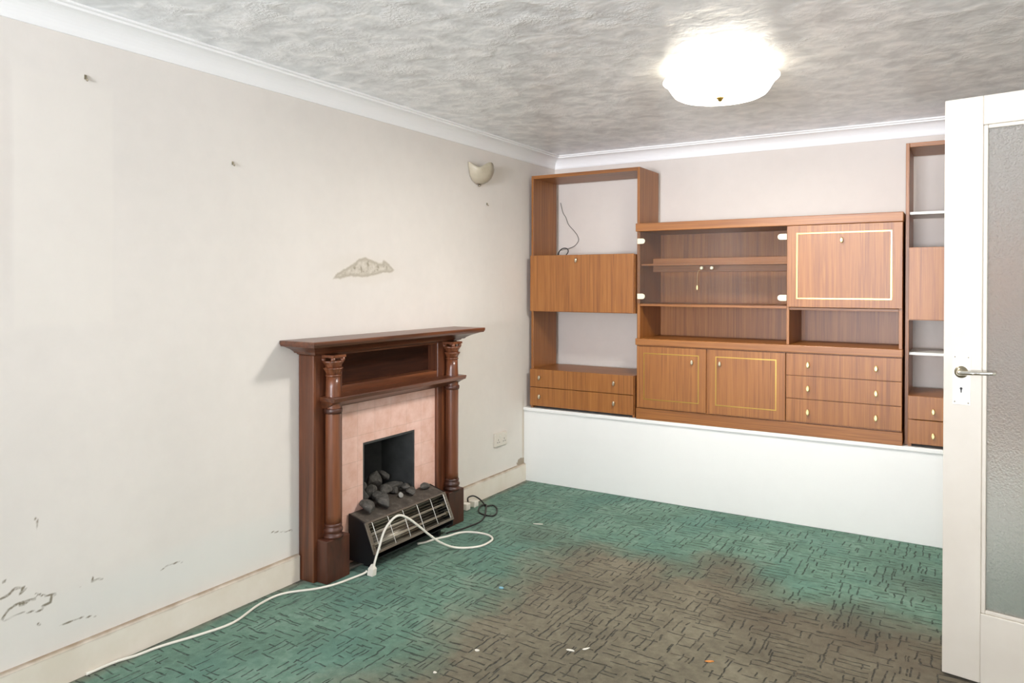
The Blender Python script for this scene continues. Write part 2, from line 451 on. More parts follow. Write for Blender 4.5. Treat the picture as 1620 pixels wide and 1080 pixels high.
# left wall with the fireplace opening through it
FY0, FY1, FZ = -1.712, -1.304, .583
PATCH = [(-1.841, 1.405), (-1.807, 1.433), (-1.759, 1.456), (-1.71, 1.473), (-1.665, 1.503), (-1.609, 1.518), (-1.561, 1.506), (-1.512, 1.491), (-1.483, 1.488), (-1.468, 1.509), (-1.437, 1.493),
         (-1.381, 1.456), (-1.412, 1.442), (-1.473, 1.441), (-1.551, 1.423), (-1.623, 1.416), (-1.715, 1.418), (-1.781, 1.408)]
CRACKS = [([(-3.31, .359), (-3.284, .365), (-3.269, .378)], .011), ([(-3.269, .379), (-3.239, .375), (-3.253, .354), (-3.234, .366)], .010), ([(-3.201, .339), (-3.174, .322), (-3.136, .315)], .009),
          ([(-3.152, .311), (-3.156, .293), (-3.183, .289)], .012), ([(-3.304, .293), (-3.287, .315), (-3.258, .327), (-3.204, .323)], .010), ([(-3.299, .287), (-3.241, .290), (-3.18, .275)], .007),
          ([(-3.023, .315), (-2.996, .317), (-2.975, .314)], .008), ([(-3.014, .331), (-3.011, .319)], .007), ([(-3.061, .316), (-3.051, .313)], .008), ([(-3.301, .412), (-3.295, .414)], .012),
          ([(-3.252, .321), (-3.229, .319)], .016), ([(-3.13, .199), (-3.064, .204), (-2.989, .185)], .006), ([(-2.218, .265), (-2.152, .248), (-2.089, .238)], .008),
          ([(-2.755, .266), (-2.714, .282), (-2.654, .272)], .007), ([(-3.196, .235), (-3.191, .231)], .010), ([(-3.203, .595), (-3.197, .584)], .010)]
def span(a, b, step):
    n_ = max(1, round((b - a) / step)); return [a + (b - a) * i / n_ for i in range(n_)]
ys = span(YF, -3.40, .6) + span(-3.40, -2.90, .007) + span(-2.90, -2.0, .014) + span(-2.0, FY0, .01) + span(FY0, FY1, .01) + span(FY1, D, .2) + [D]
zs = span(0, .16, .08) + span(.16, .43, .007) + span(.43, FZ, .05) + span(FZ, .61, .009) + span(.61, 1.36, .25) + span(1.36, 1.56, .008) + span(1.56, H, .2) + [H]
vs = []; fs = []; pv = []; cv = []
for z in zs:
    for y in ys:
        vs.append((0, y, z)); q = c = 0
        if -1.95 < y < -1.28 and 1.35 < z < 1.57: q = field(y, z, PATCH, .06)
        if z < .62 and y < -2.0:
            for P_, w_ in CRACKS:
                if P_[0][0] - .3 < y < P_[0][0] + .3:
                    c = max(c, 1 - min(seg_d(y, z, P_[i], P_[i + 1]) for i in range(len(P_) - 1)) / (w_ * .72))
        pv.append(q); cv.append(max(0, c))
ny_ = len(ys)
for j in range(len(zs) - 1):
    for i in range(ny_ - 1):
        ym, zm = (ys[i] + ys[i + 1]) / 2, (zs[j] + zs[j + 1]) / 2
        if FY0 < ym < FY1 and zm < FZ: continue
        a = j * ny_ + i; fs.append((a, a + 1, a + ny_ + 1, a + ny_))
mb = MB(); mb.box(-.10, -.002, YF, FY0, 0, H).box(-.10, -.002, FY1, D, 0, H).box(-.10, -.002, FY0, FY1, FZ, H)
k0 = len(vs); vs += mb.v; fs += [tuple(k0 + i for i in f_) for f_ in mb.f]
me = bpy.data.meshes.new('wall_left'); me.from_pydata(vs, [], fs)
at_p = me.attributes.new('patch', 'FLOAT', 'POINT'); at_c = me.attributes.new('crack', 'FLOAT', 'POINT')
for k in range(k0): at_p.data[k].value = pv[k]; at_c.data[k].value = cv[k]
me.materials.append(M['left_wall_paint'])
o = bpy.data.objects.new('wall_left', me); C.objects.link(o)
struct(o, 'cream plaster wall with marks, cracks and a bare plaster patch', 'wall')
o = MB().box(-.10, XR + .1, D, D + .10, 0, H).build('wall_back', M['back_wall_paint']); struct(o, 'plain cream back wall behind the wall units', 'wall')
# right wall with the doorway
o = MB().box(XR, XR + .10, -1.575, D, 0, H).box(XR, XR + .10, YF, -2.36, 0, H).box(XR, XR + .10, -2.36, -1.575, 2.04, H)
o = o.build('wall_right', M['plain_wall_paint']); struct(o, 'cream right wall with the doorway', 'wall')
# wall behind the viewer with a wide window
WX0, WX1, WZ0, WZ1 = .85, 3.15, .72, 2.12
o = MB().box(-.10, WX0, YF - .12, YF, 0, H).box(WX1, XR + .1, YF - .12, YF, 0, H).box(WX0, WX1, YF - .12, YF, 0, WZ0).box(WX0, WX1, YF - .12, YF, WZ1, H)
o = o.build('wall_front', M['plain_wall_paint']); struct(o, 'cream wall with the wide window', 'wall')
fr = MB()
fr.box(WX0, WX1, YF - .09, YF - .03, WZ0, WZ0 + .06).box(WX0, WX1, YF - .09, YF - .03, WZ1 - .06, WZ1)
for x in (WX0, WX0 + (WX1 - WX0) / 3, WX0 + 2 * (WX1 - WX0) / 3, WX1 - .05):
    fr.box(x, x + .05, YF - .09, YF - .03, WZ0, WZ1)
wf = fr.build('window_1', M['gloss_white']); struct(wf, 'white framed wide window', 'window')
MB().box(WX0 + .02, WX1 - .02, YF - .064, YF - .060, WZ0 + .03, WZ1 - .03).build('window_glass', M['window_glass'], wf)
# hall beyond the doorway
o = MB().box(XH, XH + .08, -3.2, -.8, 0, H).box(XR + .1, XH, -3.28, -3.2, 0, H).box(XR + .1, XH, -.8, -.72, 0, H).box(XR + .1, XH, -3.2, -.8, -.05, 0).box(XR + .1, XH, -3.2, -.8, H, H + .05)
o = o.build('wall_hall', M['plain_wall_paint']); struct(o, 'cream hall walls beyond the doorway', 'wall')
# door lining
o = MB().box(XR - .012, XR + .112, -1.60, -1.575, 0, 2.04).box(XR - .012, XR + .112, -2.36, -2.335, 0, 2.04).box(XR - .012, XR + .112, -2.36, -1.575, 2.04, 2.065)
o = o.build('trim_4', M['gloss_white']); struct(o, 'white door lining in the right wall', 'door frame')

# boxed ledge below the wall units
LZ = .516
o = MB().box(0, XR, 0, D, 0, LZ - .022).box(0, XR, -.010, D, LZ - .022, LZ)
o = o.build('wall_ledge', M['ledge_paint'], bevel=.003); struct(o, 'white boxed in ledge under the teak wall units', 'ledge')

# coving with mitred corner
def cove():
    P = [(0, 0.0), (0, .090), (.007, .090), (.010, .080)]
    for k in range(9):
        a = PI / 2 * k / 8
        P.append((.010 + .058 * (1 - math.cos(a)), .080 - .062 * math.sin(a)))
    P += [(.070, .010), (.082, .008), (.082, 0)]
    return P
P = cove()
o = MB().rings([[(u, YF, H - d) for u, d in P], [(u, D - u, H - d) for u, d in P]], smooth=False).build('trim_1', M['coving_paint']); struct(o, 'white coving along the left wall', 'coving')
o = MB().rings([[(u, D - u, H - d) for u, d in P], [(XR - u, D - u, H - d) for u, d in P]], smooth=False).build('trim_2', M['coving_paint']); struct(o, 'white coving along the back wall', 'coving')
o = MB().rings([[(XR - u, D - u, H - d) for u, d in P], [(XR - u, YF, H - d) for u, d in P]], smooth=False).build('trim_3', M['coving_paint']); struct(o, 'white coving along the right wall', 'coving')
def skirt(y0, y1):
    return [(0, 0), (.018, 0), (.018, .112), (.013, .120), (0, .122)], y0, y1
o = MB()
for a, b_ in ((YF, -2.067), (-.933, -.001)):
    o.prism([(0, 0), (.018, 0), (.018, .114), (.012, .121), (0, .122)], a, b_, 'y')
o = o.build('baseboard_left', M['skirting_paint']); struct(o, 'cream painted skirting board along the left wall', 'baseboard')

# ------------------------------------------------------------------ door
dr = bpy.data.objects.new('door_1', None); C.objects.link(dr)
dr.location = (2.585, -1.443, 0); dr.rotation_euler = (0, 0, -.178); dr['_o'] = [0, 0, 0]
struct(dr, 'open cream door with a tall frosted glass pane', 'door')
DW, DT = .76, .040
PX0, PX1, PZ0, PZ1 = .116, DW - .116, .250, 1.928
o = MB().box(0, PX0, 0, DT, .008, 2.028).box(PX1, DW, 0, DT, .008, 2.028).box(PX0, PX1, 0, DT, .008, PZ0).box(PX0, PX1, 0, DT, PZ1, 2.028)
o.build('door_leaf', M['door_paint'], dr, bevel=.003)
bd = MB()
def bead(y0, y1):
    w = .013
    bd.box(PX0, PX0 + w, y0, y1, PZ0, PZ1).box(PX1 - w, PX1, y0, y1, PZ0, PZ1).box(PX0 + w, PX1 - w, y0, y1, PZ0, PZ0 + w).box(PX0 + w, PX1 - w, y0, y1, PZ1 - w, PZ1)
bead(.006, .016); bead(.024, .034)
bd.build('glazing_bead', M['door_paint'], dr, bevel=.003)
MB().box(PX0 + .001, PX1 - .001, .0175, .0225, PZ0 + .001, PZ1 - .001).build('glass_pane', M['frosted_glass'], dr)
hp = MB().box(.029, .084, -.004, 0, .962, 1.137).build('handle_plate', M['gloss_white'], dr, bevel=.0015)
k = MB(); k.knob((.0555, -.0035, 1.019), (0, -1, 0), [(.0042, 0), (.0042, .0012)], 16)
k.prism([(.0530, 1.018), (.0580, 1.018), (.0568, 1.004), (.0542, 1.004)], -.0047, -.003, 'y')
k.build('keyhole', M['black_metal'], hp)
for (sx_, sz_) in ((.036, .972), (.077, .970), (.036, 1.128), (.077, 1.128)):
    MB().knob((sx_, -.0035, sz_), (0, -1, 0), [(.0024, 0), (.0024, .001), (.0012, .0016)], 10).build('screw', M['satin_metal'], hp)
hd = MB(); hd.knob((.0555, -.004, 1.0765), (0, -1, 0), [(.021, 0), (.021, .003), (.0185, .006), (.015, .007), (.012, .010), (.0095, .016), (.0088, .036)], 32)
hl = hd.build('door_handle', M['satin_metal'], dr)
MB().tube([(.0555, -.034, 1.0765), (.0575, -.041, 1.0765), (.070, -.0445, 1.0770), (.100, -.045, 1.0785), (.130, -.0445, 1.0800), (.152, -.042, 1.0815), (.163, -.038, 1.0825)], [.0075] * 8 + [.0072] * 10 + [.0068] * 8 + [.0062] * 6 + [.0055] * 4 + [.0035], 14).build('lever', M['chrome'], hl)
for hz in (.25, 1.05, 1.80):
    MB().knob((DW + .004, .036, hz - .04), (0, 0, 1), [(.006, 0), (.006, .08)], 12).build('hinge', M['satin_metal'], dr)

# ------------------------------------------------------------------ fireplace surround
FC = -1.5
fs_ = thing('fireplace_surround', 'dark mahogany fireplace surround with columns and two shelves', 'fireplace', (0, FC, 0))
def mirror(y): return 2 * FC - y
for s in (0, 1):
    yy = (lambda y: y) if s == 0 else mirror
    MB().box(.003, .10, yy(-2.06), yy(-1.876), 0, 1.05).build('jamb', M['mahogany_upright'], fs_, bevel=.003)
    MB().box(.100, .166, yy(-2.040), yy(-1.893), 0, .198).build('plinth_block', M['plinth_wood'], fs_, bevel=.004)
    cy = yy(-1.968); cx = .1325
    col = MB().lathe(cx, cy, [(.036, .262), (.036, .30), (.0365, .5), (.036, .775), (.036, .79), (.036, .866), (.034, .90), (.0325, .952)], 32).build('column', M['column_wood'], fs_)
    MB().lathe(cx, cy, [(.0, .198), (.046, .198), (.047, .206), (.044, .213), (.040, .216), (.040, .222), (.044, .227), (.045, .234), (.043, .241), (.039, .245), (.039, .252), (.041, .257), (.037, .264), (.0, .264)], 36).build('column_base', M['plinth_wood'], col)
    MB().lathe(cx, cy, [(.0, .776), (.040, .776), (.043, .784), (.043, .796), (.040, .80), (.0, .80)], 32).build('column_ring', M['plinth_wood'], col)
    # leafy capital
    cap = MB()
    cap.lathe(cx, cy, [(.0, .948), (.034, .948), (.037, .953), (.034, .958), (.0, .958)], 32)
    lob = lambda a, k: 1 + .13 * abs(math.sin(4 * a)) * (1 if k in (2, 3) else .5)
    cap.lathe(cx, cy, [(.031, .957), (.034, .97), (.040, .984), (.043, .988), (.037, .990)], 64, mod=lob)
    lob2 = lambda a, k: 1 + .15 * abs(math.sin(4 * a + PI / 2)) * (1 if k in (2, 3) else .5)
    cap.lathe(cx, cy, [(.033, .985), (.035, 1.0), (.041, 1.014), (.045, 1.020), (.038, 1.024)], 64, mod=lob2)
    for q in range(4):
        a = PI / 4 + q * PI / 2
        cap.knob((cx + .043 * math.cos(a), cy + .043 * math.sin(a), 1.030), (-math.sin(a), math.cos(a), 0), [(.0, -.010), (.010, -.010), (.012, 0), (.010, .010), (.0, .010)], 14)
    cap.box(cx - .042, cx + .042, cy - .042, cy + .042, 1.038, 1.05)
    cap.build('capital', M['column_wood'], col)
# frieze rail and recessed board between the columns
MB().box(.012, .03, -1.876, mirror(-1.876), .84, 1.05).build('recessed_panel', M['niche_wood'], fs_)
MB().box(.012, .098, -1.876, mirror(-1.876), 1.042, 1.052).build('frieze_rail', M['mahogany_along'], fs_)
# lower shelf with a moulded front edge
sh = MB()
lv = [(.800, .128, -2.006), (.806, .134, -2.008), (.812, .150, -2.010), (.822, .166, -2.012), (.832, .182, -2.016), (.834, .192, -2.020), (.852, .196, -2.024), (.856, .194, -2.022)]
sh.rings([[(.08, y, z), (x, y, z), (x, mirror(y), z), (.08, mirror(y), z)] for z, x, y in lv], smooth=False)
sh.box(.012, .094, -1.8755, mirror(-1.8755), .815, .890)
sh.build('lower_shelf', M['mahogany_along'], fs_, bevel=.0015)
ct = MB()
lv = [(1.050, 0), (1.054, .010), (1.060, .014), (1.061, .026), (1.068, .032), (1.080, .052), (1.090, .078), (1.096, .094), (1.097, .106), (1.108, .112), (1.120, .113), (1.123, .110)]
ct.rings([[(.003, -2.06 - q, z), (.112 + q, -2.06 - q, z), (.112 + q, mirror(-2.06) + q, z), (.003, mirror(-2.06) + q, z)] for z, q in lv], smooth=False)
ct.build('mantel_shelf', M['mahogany_along'], fs_)

# tiled insert and fire opening
fi = thing('fireplace_insert', 'pink tiled slip with a black fire opening inside the mahogany surround', 'fireplace', (0, FC, 0))
TY0, TY1 = -1.875, mirror(-1.875)
MB().box(.003, .080, TY0, FY0, 0, .80).box(.003, .080, FY1, TY1, 0, .80).box(.003, .080, FY0, FY1, FZ, .80).build('tile_panel', M['pink_tile'], fi)
fb = MB()
bx = -.26; q = .006
IY0, IY1, IZ = FY0 + .002, FY1 - .002, FZ - .002
pl = [(.078, IY0), (-.14, IY0 + .012), (bx, IY0 + .075), (bx, IY1 - .075), (-.14, IY1 - .012), (.078, IY1)]
t_ = .010
inn = [(.078, IY0 + t_), (-.14, IY0 + .012 + t_), (bx + t_, IY0 + .078 + t_), (bx + t_, IY1 - .078 - t_), (-.14, IY1 - .012 - t_), (.078, IY1 - t_)]
for i in range(5):
    a, b_, c_, d_ = pl[i], pl[i + 1], inn[i + 1], inn[i]
    fb.prism([a, b_, c_, d_], .012, IZ - t_, 'z')
fb.prism(pl, IZ - t_, IZ, 'z'); fb.prism(pl, 0.002, .012, 'z')
fb.build('fire_opening', M['sooty_lining'], fi)
MB().box(.0805, .13, -1.868, -1.132, 0, .011).build('hearth', M['hearth_stone'], fi, bevel=.003)

# ------------------------------------------------------------------ electric fire
HY0, HY1 = -1.822, -1.178
ef = thing('electric_fire', 'black electric bar heater standing in front of the tiled fireplace', 'heater', (.16, FC, 0))
for yy in (HY0, HY1 - .010):
    MB().prism([(.088, .032), (.212, .032), (.248, .052), (.252, .088), (.190, .228), (.088, .258)], yy, yy + .010, 'y').build('side_panel', M['black_metal'], ef, bevel=.002)
yi0, yi1 = HY0 + .0102, HY1 - .0102
MB().box(.088, .094, yi0, yi1, .034, .250).build('back_panel', M['black_metal'], ef)
MB().prism([(.0885, .248), (.0885, .256), (.180, .231), (.190, .226), (.190, .217), (.180, .222)], yi0, yi1, 'y').build('top_panel', M['dusty_metal'], ef)
MB().prism([(.095, .034), (.205, .034), (.243, .054), (.243, .060), (.203, .041), (.095, .041)], yi0, yi1, 'y').build('base_panel', M['black_metal'], ef)
# reflector: a curved bright trough behind the bars
rp = []
for k in range(9):
    a = k / 8
    x = .185 + (.243 - .185) * a; z = .212 + (.080 - .212) * a
    dpt = .052 * math.sin(PI * a) ** .7
    rp.append((x - dpt * .9, z - dpt * .42))
rf = MB().rings([[(x, yi0 + .022, z) for x, z in rp], [(x, yi1 - .022, z) for x, z in rp]], close=False, caps=False, smooth=True)
ro = rf.build('reflector', M['reflector_metal'], ef)
m = ro.modifiers.new('thick', 'SOLIDIFY'); m.thickness = .0012
# front frame
A = Vector((.1895, 0, .2265)); B = Vector((.2515, 0, .0880)); dv = B - A; nv = Vector((-dv.z, 0, dv.x)).normalized()
if nv.x < 0: nv = -nv
def fp(t, off, y): q_ = A + dv * t + nv * off; return (q_.x, y, q_.z)
def fbox(mb, t0, t1, y0_, y1_, o0, o1):
    mb.rings([[fp(t0, o0, y), fp(t1, o0, y), fp(t1, o1, y), fp(t0, o1, y)] for y in (y0_, y1_)], smooth=False)
ff = MB()
fbox(ff, .0, .06, HY0, HY1, -.004, .004); fbox(ff, .93, 1.02, HY0, HY1, -.004, .004)
fbox(ff, .06, .93, HY0, HY0 + .022, -.004, .004); fbox(ff, .06, .93, HY1 - .022, HY1, -.004, .004)
ff.build('front_frame', M['frame_metal'], ef, bevel=.001)
for t, off in ((.40, -.020), (.72, -.018)):
    a = fp(t, off, 0)
    rod = MB().tube([(a[0], yi0 + .012, a[2]), (a[0], yi1 - .012, a[2])], .0062, 16, smooth_path=False).build('heating_bar', M['ceramic_rod'], ef)
    for yy in (yi0 + .006, yi1 - .018):
        MB().tube([(a[0], yy, a[2]), (a[0], yy + .012, a[2])], .012, 16, smooth_path=False).build('bar_holder', M['satin_metal'], rod)
gw = MB()
for k in range(9):
    a = fp(.10 + .80 * k / 8, .004, 0)
    gw.tube([(a[0], HY0 + .004, a[2]), (a[0], HY1 - .004, a[2])], .0011, 6, smooth_path=False)
gw.build('guard_wires', M['satin_metal'], ef)
for k in range(6):
    y = HY0 + .045 + (HY1 - HY0 - .075) * k / 5
    mb = MB().tube([fp(.05, .004, y), fp(.07, .0075, y), fp(.93, .0075, y), fp(.95, .004, y)], .0016, 8, smooth_path=False)
    mb.build('guard_bar', M['guard_metal'], ef)
for y in (HY0 + .05, HY1 - .07):
    MB().box(.14, .20, y, y + .02, .0, .034).build('foot', M['black_metal'], ef)

# fuel tray and coals
MB().box(-.13, .086, FY0 + .018, FY1 - .018, .0125, .252).build('fuel_bed', M['dusty_metal'], fi, bevel=.006)

def lump(name, c, r, mat, seed, rot, slope=0):
    rnd = random.Random(seed)
    bm = bmesh.new(); bmesh.ops.create_icosphere(bm, subdivisions=3, radius=1)
    dirs = [Vector((rnd.gauss(0, 1), rnd.gauss(0, 1), rnd.gauss(0, 1))).normalized() for _ in range(11)]
    cut = [rnd.uniform(.48, .88) for _ in dirs]
    R = Matrix.Rotation(rot, 3, 'Z') @ Matrix.Rotation(rnd.uniform(-.3, .3), 3, 'X')
    for v in bm.verts:
        for d, h in zip(dirs, cut):
            s = v.co.dot(d)
            if s > h: v.co -= d * (s - h) * .9
        v.co *= 1 + rnd.uniform(-.02, .02)
        v.co = R @ Vector((v.co.x * r[0], v.co.y * r[1], v.co.z * r[2]))
    for v in bm.verts: v.co.z += slope * v.co.x
    zmin = min(v.co.z - slope * v.co.x for v in bm.verts)
    me = bpy.data.meshes.new(name); bm.to_mesh(me); bm.free(); me.materials.append(mat)
    o = bpy.data.objects.new(name, me); C.objects.link(o); o.location = (c[0], c[1], c[2] - zmin)
    return o
TT = lambda x: .2523 if x < .086 else .2563 - (x - .0885) / .0915 * .025
coals = [
    ('large rounded grey coal lump at the back left of the fire opening', (-.075, -1.575, .252), (.055, .055, .050)),
    ('upright rounded coal lump in the middle of the pile beside the long pieces', (-.075, -1.468, .252), (.045, .050, .055)),
    ('long flat coal piece at the back right, topmost of the pile', (-.085, -1.365, .300), (.030, .050, .022)),
    ('long pale grey coal piece lying just below the topmost one', (-.02, -1.375, .252), (.035, .060, .028)),
    ('wedge of coal at the left edge of the opening', (.005, -1.645, .252), (.035, .040, .040)),
    ('reddish grey coal chunk in the centre of the tray', (.022, -1.485, .252), (.036, .044, .030)),
    ('dark coal chunk at the front of the pile, nearest the heater grille', (.130, -1.615, TT(.130)), (.036, .040, .034)),
    ('grey coal lump on the front left of the heater top', (.131, -1.728, TT(.131)), (.036, .044, .030)),
    ('angular coal chunk between the centre and front pieces', (.055, -1.565, .252), (.028, .034, .032)),
    ('small dark coal on the right of the heater top, outside the opening', (.113, -1.262, TT(.113)), (.024, .040, .016)),
    ('flat dark coal right of the pale clinker on the heater top', (.112, -1.375, TT(.112)), (.028, .038, .018)),
    ('dark coal in the far left rear corner of the opening, behind the wedge', (-.10, -1.652, .252), (.028, .026, .034)),
    ('small coal beside the right edge of the opening, in front of the pale long piece', (.050, -1.348, .252), (.024, .030, .018)),
    ('low coal between the reddish centre chunk and the pale long piece', (.036, -1.418, .252), (.026, .024, .022)),
    ('coal lump right of the wedge, under the rounded lump', (-.005, -1.555, .252), (.030, .034, .032)),
]
for k, (lb, c, r) in enumerate(coals):
    tag(lump('coal', (c[0], c[1], c[2] + .0006), tuple(q * 1.12 for q in r), M['coal'], 20 + k, k * .7, -.2778 if c[0] > .087 else 0), lb, 'coal', 'coals on the electric fire')
tag(lump('clinker', (.108, -1.455, TT(.108) + .0006), (.014, .018, .014), M['pale_clinker'], 90, .3, -.2778), 'small pale grey clinker among the dark coals on the heater', 'cinder')

# ------------------------------------------------------------------ cables on the floor
wl = thing('extension_lead', 'white flex snaking along the skirting past the mahogany fireplace foot', 'cable', (.06, -2.7, 0))
MB().tube([(.026, -3.05, .007), (.030, -2.95, .007), (.048, -2.88, .006), (.062, -2.786, .006), (.107, -2.643, .006), (.128, -2.515, .006), (.079, -2.35, .006), (.078, -2.222, .006),
           (.163, -2.105, .006), (.200, -2.024, .006), (.216, -1.93, .006), (.234, -1.872, .012), (.243, -1.858, .022)], .0052, 10).build('flex', M['white_plastic'], wl)
wc = thing('power_cable', 'stiff white cable arching up in front of the electric fire, with an end plug', 'cable', (.27, -1.83, 0))
MB().tube([(.267, -1.838, .030), (.269, -1.834, .060), (.275, -1.813, .118), (.283, -1.783, .196), (.295, -1.741, .241), (.306, -1.699, .253), (.319, -1.652, .230), (.334, -1.597, .184), (.355, -1.523, .115), (.373, -1.457, .061),
           (.391, -1.366, .012), (.458, -1.309, .006), (.494, -1.243, .006), (.486, -1.146, .006), (.427, -1.100, .006), (.344, -1.103, .006), (.279, -1.143, .006), (.251, -1.234, .006), (.223, -1.298, .006), (.206, -1.369, .006), (.185, -1.41, .006)],
          .0056, 12).build('flex', M['white_plastic'], wc)
pg = MB()
pg.rings([[(.262 + dx * k + q * .06, -1.848 + dy * k + q * .10, q) for dx, dy in ((-.017, -.013), (.017, -.013), (.017, .013), (-.017, .013))] for q, k in ((.0005, .9), (.004, 1), (.034, .96), (.040, .7), (.052, .42))], smooth=False)
pg.build('plug', M['white_plastic'], wc)
bk = thing('black_cable', 'black flex lying in a loose coil on the carpet beside the fireplace', 'cable', (.2, -.8, 0))
MB().tube([(.056, -.765, .046), (.050, -.752, .068), (.054, -.70, .066), (.062, -.645, .034), (.085, -.632, .007), (.123, -.664, .005), (.150, -.630, .005), (.199, -.662, .005), (.254, -.747, .005), (.262, -.808, .005),
           (.211, -.816, .006), (.158, -.792, .008), (.112, -.717, .012), (.123, -.664, .014), (.177, -.745, .014), (.222, -.820, .014), (.246, -.875, .006), (.262, -.948, .005), (.254, -1.046, .005), (.237, -1.133, .005), (.222, -1.165, .006), (.218, -1.195, .006)],
          .0045, 10).build('flex', M['black_rubber'], bk)
pl_ = MB().box(.032, .074, -.800, -.758, 0, .042)
tag(pl_.build('white_plug', M['white_plastic'], org=(.053, -.779, 0), bevel=.006), 'white three pin plug standing against the fireplace foot', 'plug')
pl_ = MB().box(.030, .078, -.722, -.676, 0, .040)
tag(pl_.build('plug_adaptor', M['white_plastic'], org=(.054, -.70, 0), bevel=.006), 'white adaptor plug under the black flex, second from the fireplace foot', 'plug')

# double wall socket
ws = thing('wall_socket', 'white double power socket on the left wall near the corner', 'socket', (0, -.318, .30))
MB().box(.001, .016, -.392, -.246, .304, .392).build('face_plate', M['socket_plastic'], ws, bevel=.004)
for c in (-.355, -.283):
    MB().box(.0155, .0195, c - .008 + .018, c + .008 + .018, .362, .378).build('rocker_switch', M['white_plastic'], ws, bevel=.001)
    h = MB()
    for (dy, dz, a, b_) in ((0, .022, .002, .005), (-.011, .006, .005, .002), (.011, .006, .005, .002)):
        h.box(.0155, .0166, c + dy - a, c + dy + a, .325 + dz - b_, .325 + dz + b_)
    h.build('pin_holes', M['black_metal'], ws)

# wall light
sc = thing('wall_light', 'opal glass shell wall light with wavy rim near the ceiling corner', 'lamp', (0, -.58, 2.0))
R_ = []
prof = [(.012, 2.012), (.040, 2.018), (.068, 2.032), (.090, 2.056), (.102, 2.085), (.108, 2.110), (.112, 2.135)]
nseg = 40
for k, (r, z) in enumerate(prof):
    ring = []
    for i in range(nseg + 1):
        a = -PI / 2 + PI * i / nseg
        t = k / (len(prof) - 1)
        wv_ = t ** 3 * (.018 * math.cos(4.2 * a + .5) - .010)
        ring.append((.004 + r * .92 * math.cos(a) * (1 + .05 * t * math.cos(6 * a)), -.58 + r * math.sin(a), z + wv_))
    R_.append(ring)
so = MB().rings(R_, close=False, caps=False).build('shade', M['opal_shade'], sc)
m = so.modifiers.new('thick', 'SOLIDIFY'); m.thickness = .004
MB().box(.001, .010, -.615, -.545, 2.03, 2.11).build('back_plate', M['cream_plastic'], sc, bevel=.003)
MB().lathe(.014, -.58, [(.003, 1.998), (.007, 2.002), (.008, 2.008), (.005, 2.013)], 16).build('finial', M['satin_metal'], sc)

# ceiling light: wide shallow dish, lit
LX, LY = 1.725, -1.215
cl = thing('ceiling_light', 'lit shallow glass dish ceiling light glowing warm white', 'lamp', (LX, LY, 2.20))
wav = lambda a, k: 1 + (.016 * math.cos(6 * a) * max(0, (k - 6) / 5) ** 1.5)
MB().lathe(LX, LY, [(.012, 2.204), (.05, 2.201), (.10, 2.200), (.15, 2.202), (.18, 2.207), (.197, 2.216), (.208, 2.229), (.217, 2.244), (.226, 2.258), (.236, 2.270), (.248, 2.279), (.245, 2.282),
                    (.233, 2.274), (.222, 2.262), (.213, 2.248), (.203, 2.233), (.190, 2.221), (.16, 2.209), (.10, 2.2045), (.05, 2.2055), (.012, 2.208)], 72, mod=lambda a, k: wav(a, k if k < 11 else 21 - k), caps=False).build('glass_dish', M['lit_glass'], cl)
dish = bpy.data.objects['glass_dish'].data; dish.materials.append(M['lit_glass_inside'])
for k, p_ in enumerate(dish.polygons):
    if k // 72 >= 10: p_.material_index = 1
MB().lathe(LX, LY, [(.004, 2.184), (.009, 2.188), (.011, 2.194), (.016, 2.198), (.017, 2.201), (.004, 2.203)], 20).build('finial', M['brass'], cl)
MB().lathe(LX, LY, [(.004, 2.20), (.004, 2.325)], 12).build('stem', M['brass'], cl)
MB().lathe(LX, LY, [(.045, 2.31), (.055, 2.318), (.055, H - .001)], 24).build('ceiling_rose', M['brass'], cl)

# picture hooks on the left wall
def hook(y, z, label, s=1.0):
    h = MB().tube([(.001, y, z + .014 * s), (.006, y, z + .010 * s), (.007, y, z - .004 * s), (.013, y, z - .010 * s), (.014, y, z - .002 * s)], .0028 * s, 8)
    h.box(.0005, .003, y - .005 * s, y + .005 * s, z - .002 * s, z + .018 * s)
    tag(h.build('picture_hook', M['satin_metal'], org=(0, y, z)), label, 'hook', 'hooks left on the wall')
hook(-3.033, 2.102, 'metal hook high on the wall at upper left, below the coving', .8)
hook(-2.42, 1.886, 'small dark hook on the bare wall between the fireplace and upper left', .7)
hook(-.475, 1.894, 'small dark hook on the wall directly under the opal wall light', .7)

# ------------------------------------------------------------------ wall units
def pull(p, parent, mat='knob_metal', s=1.0):
    """small oval pull facing the room (-y)"""
    mb = MB()
    x, y, z = p
    rs = []
    for (k, d) in ((.55, 0), (.6, .006), (.85, .010), (1.0, .014), (.95, .018), (.6, .021)):
        rs.append([(x + .0085 * s * k * math.cos(2 * PI * i / 20), y - d * s, z + .0165 * s * k * math.sin(2 * PI * i / 20)) for i in range(20)])
    mb.rings(rs)
    return mb.build('knob', M[mat], parent)

def inlay(x0, x1, z0, z1, y, parent, w=.006):
    mb = MB()
    mb.box(x0, x1, y - .0015, y + .001, z0, z0 + w).box(x0, x1, y - .0015, y + .001, z1 - w, z1)
    mb.box(x0, x0 + w, y - .0015, y + .001, z0 + w, z1 - w).box(x1 - w, x1, y - .0015, y + .001, z0 + w, z1 - w)
    return mb.build('gold_inlay', M['brass'], parent)

V, A_, DP = M['teak_upright'], M['teak_along'], M['teak_deep']
UB = .39            # back of the units
Z0 = LZ + .001

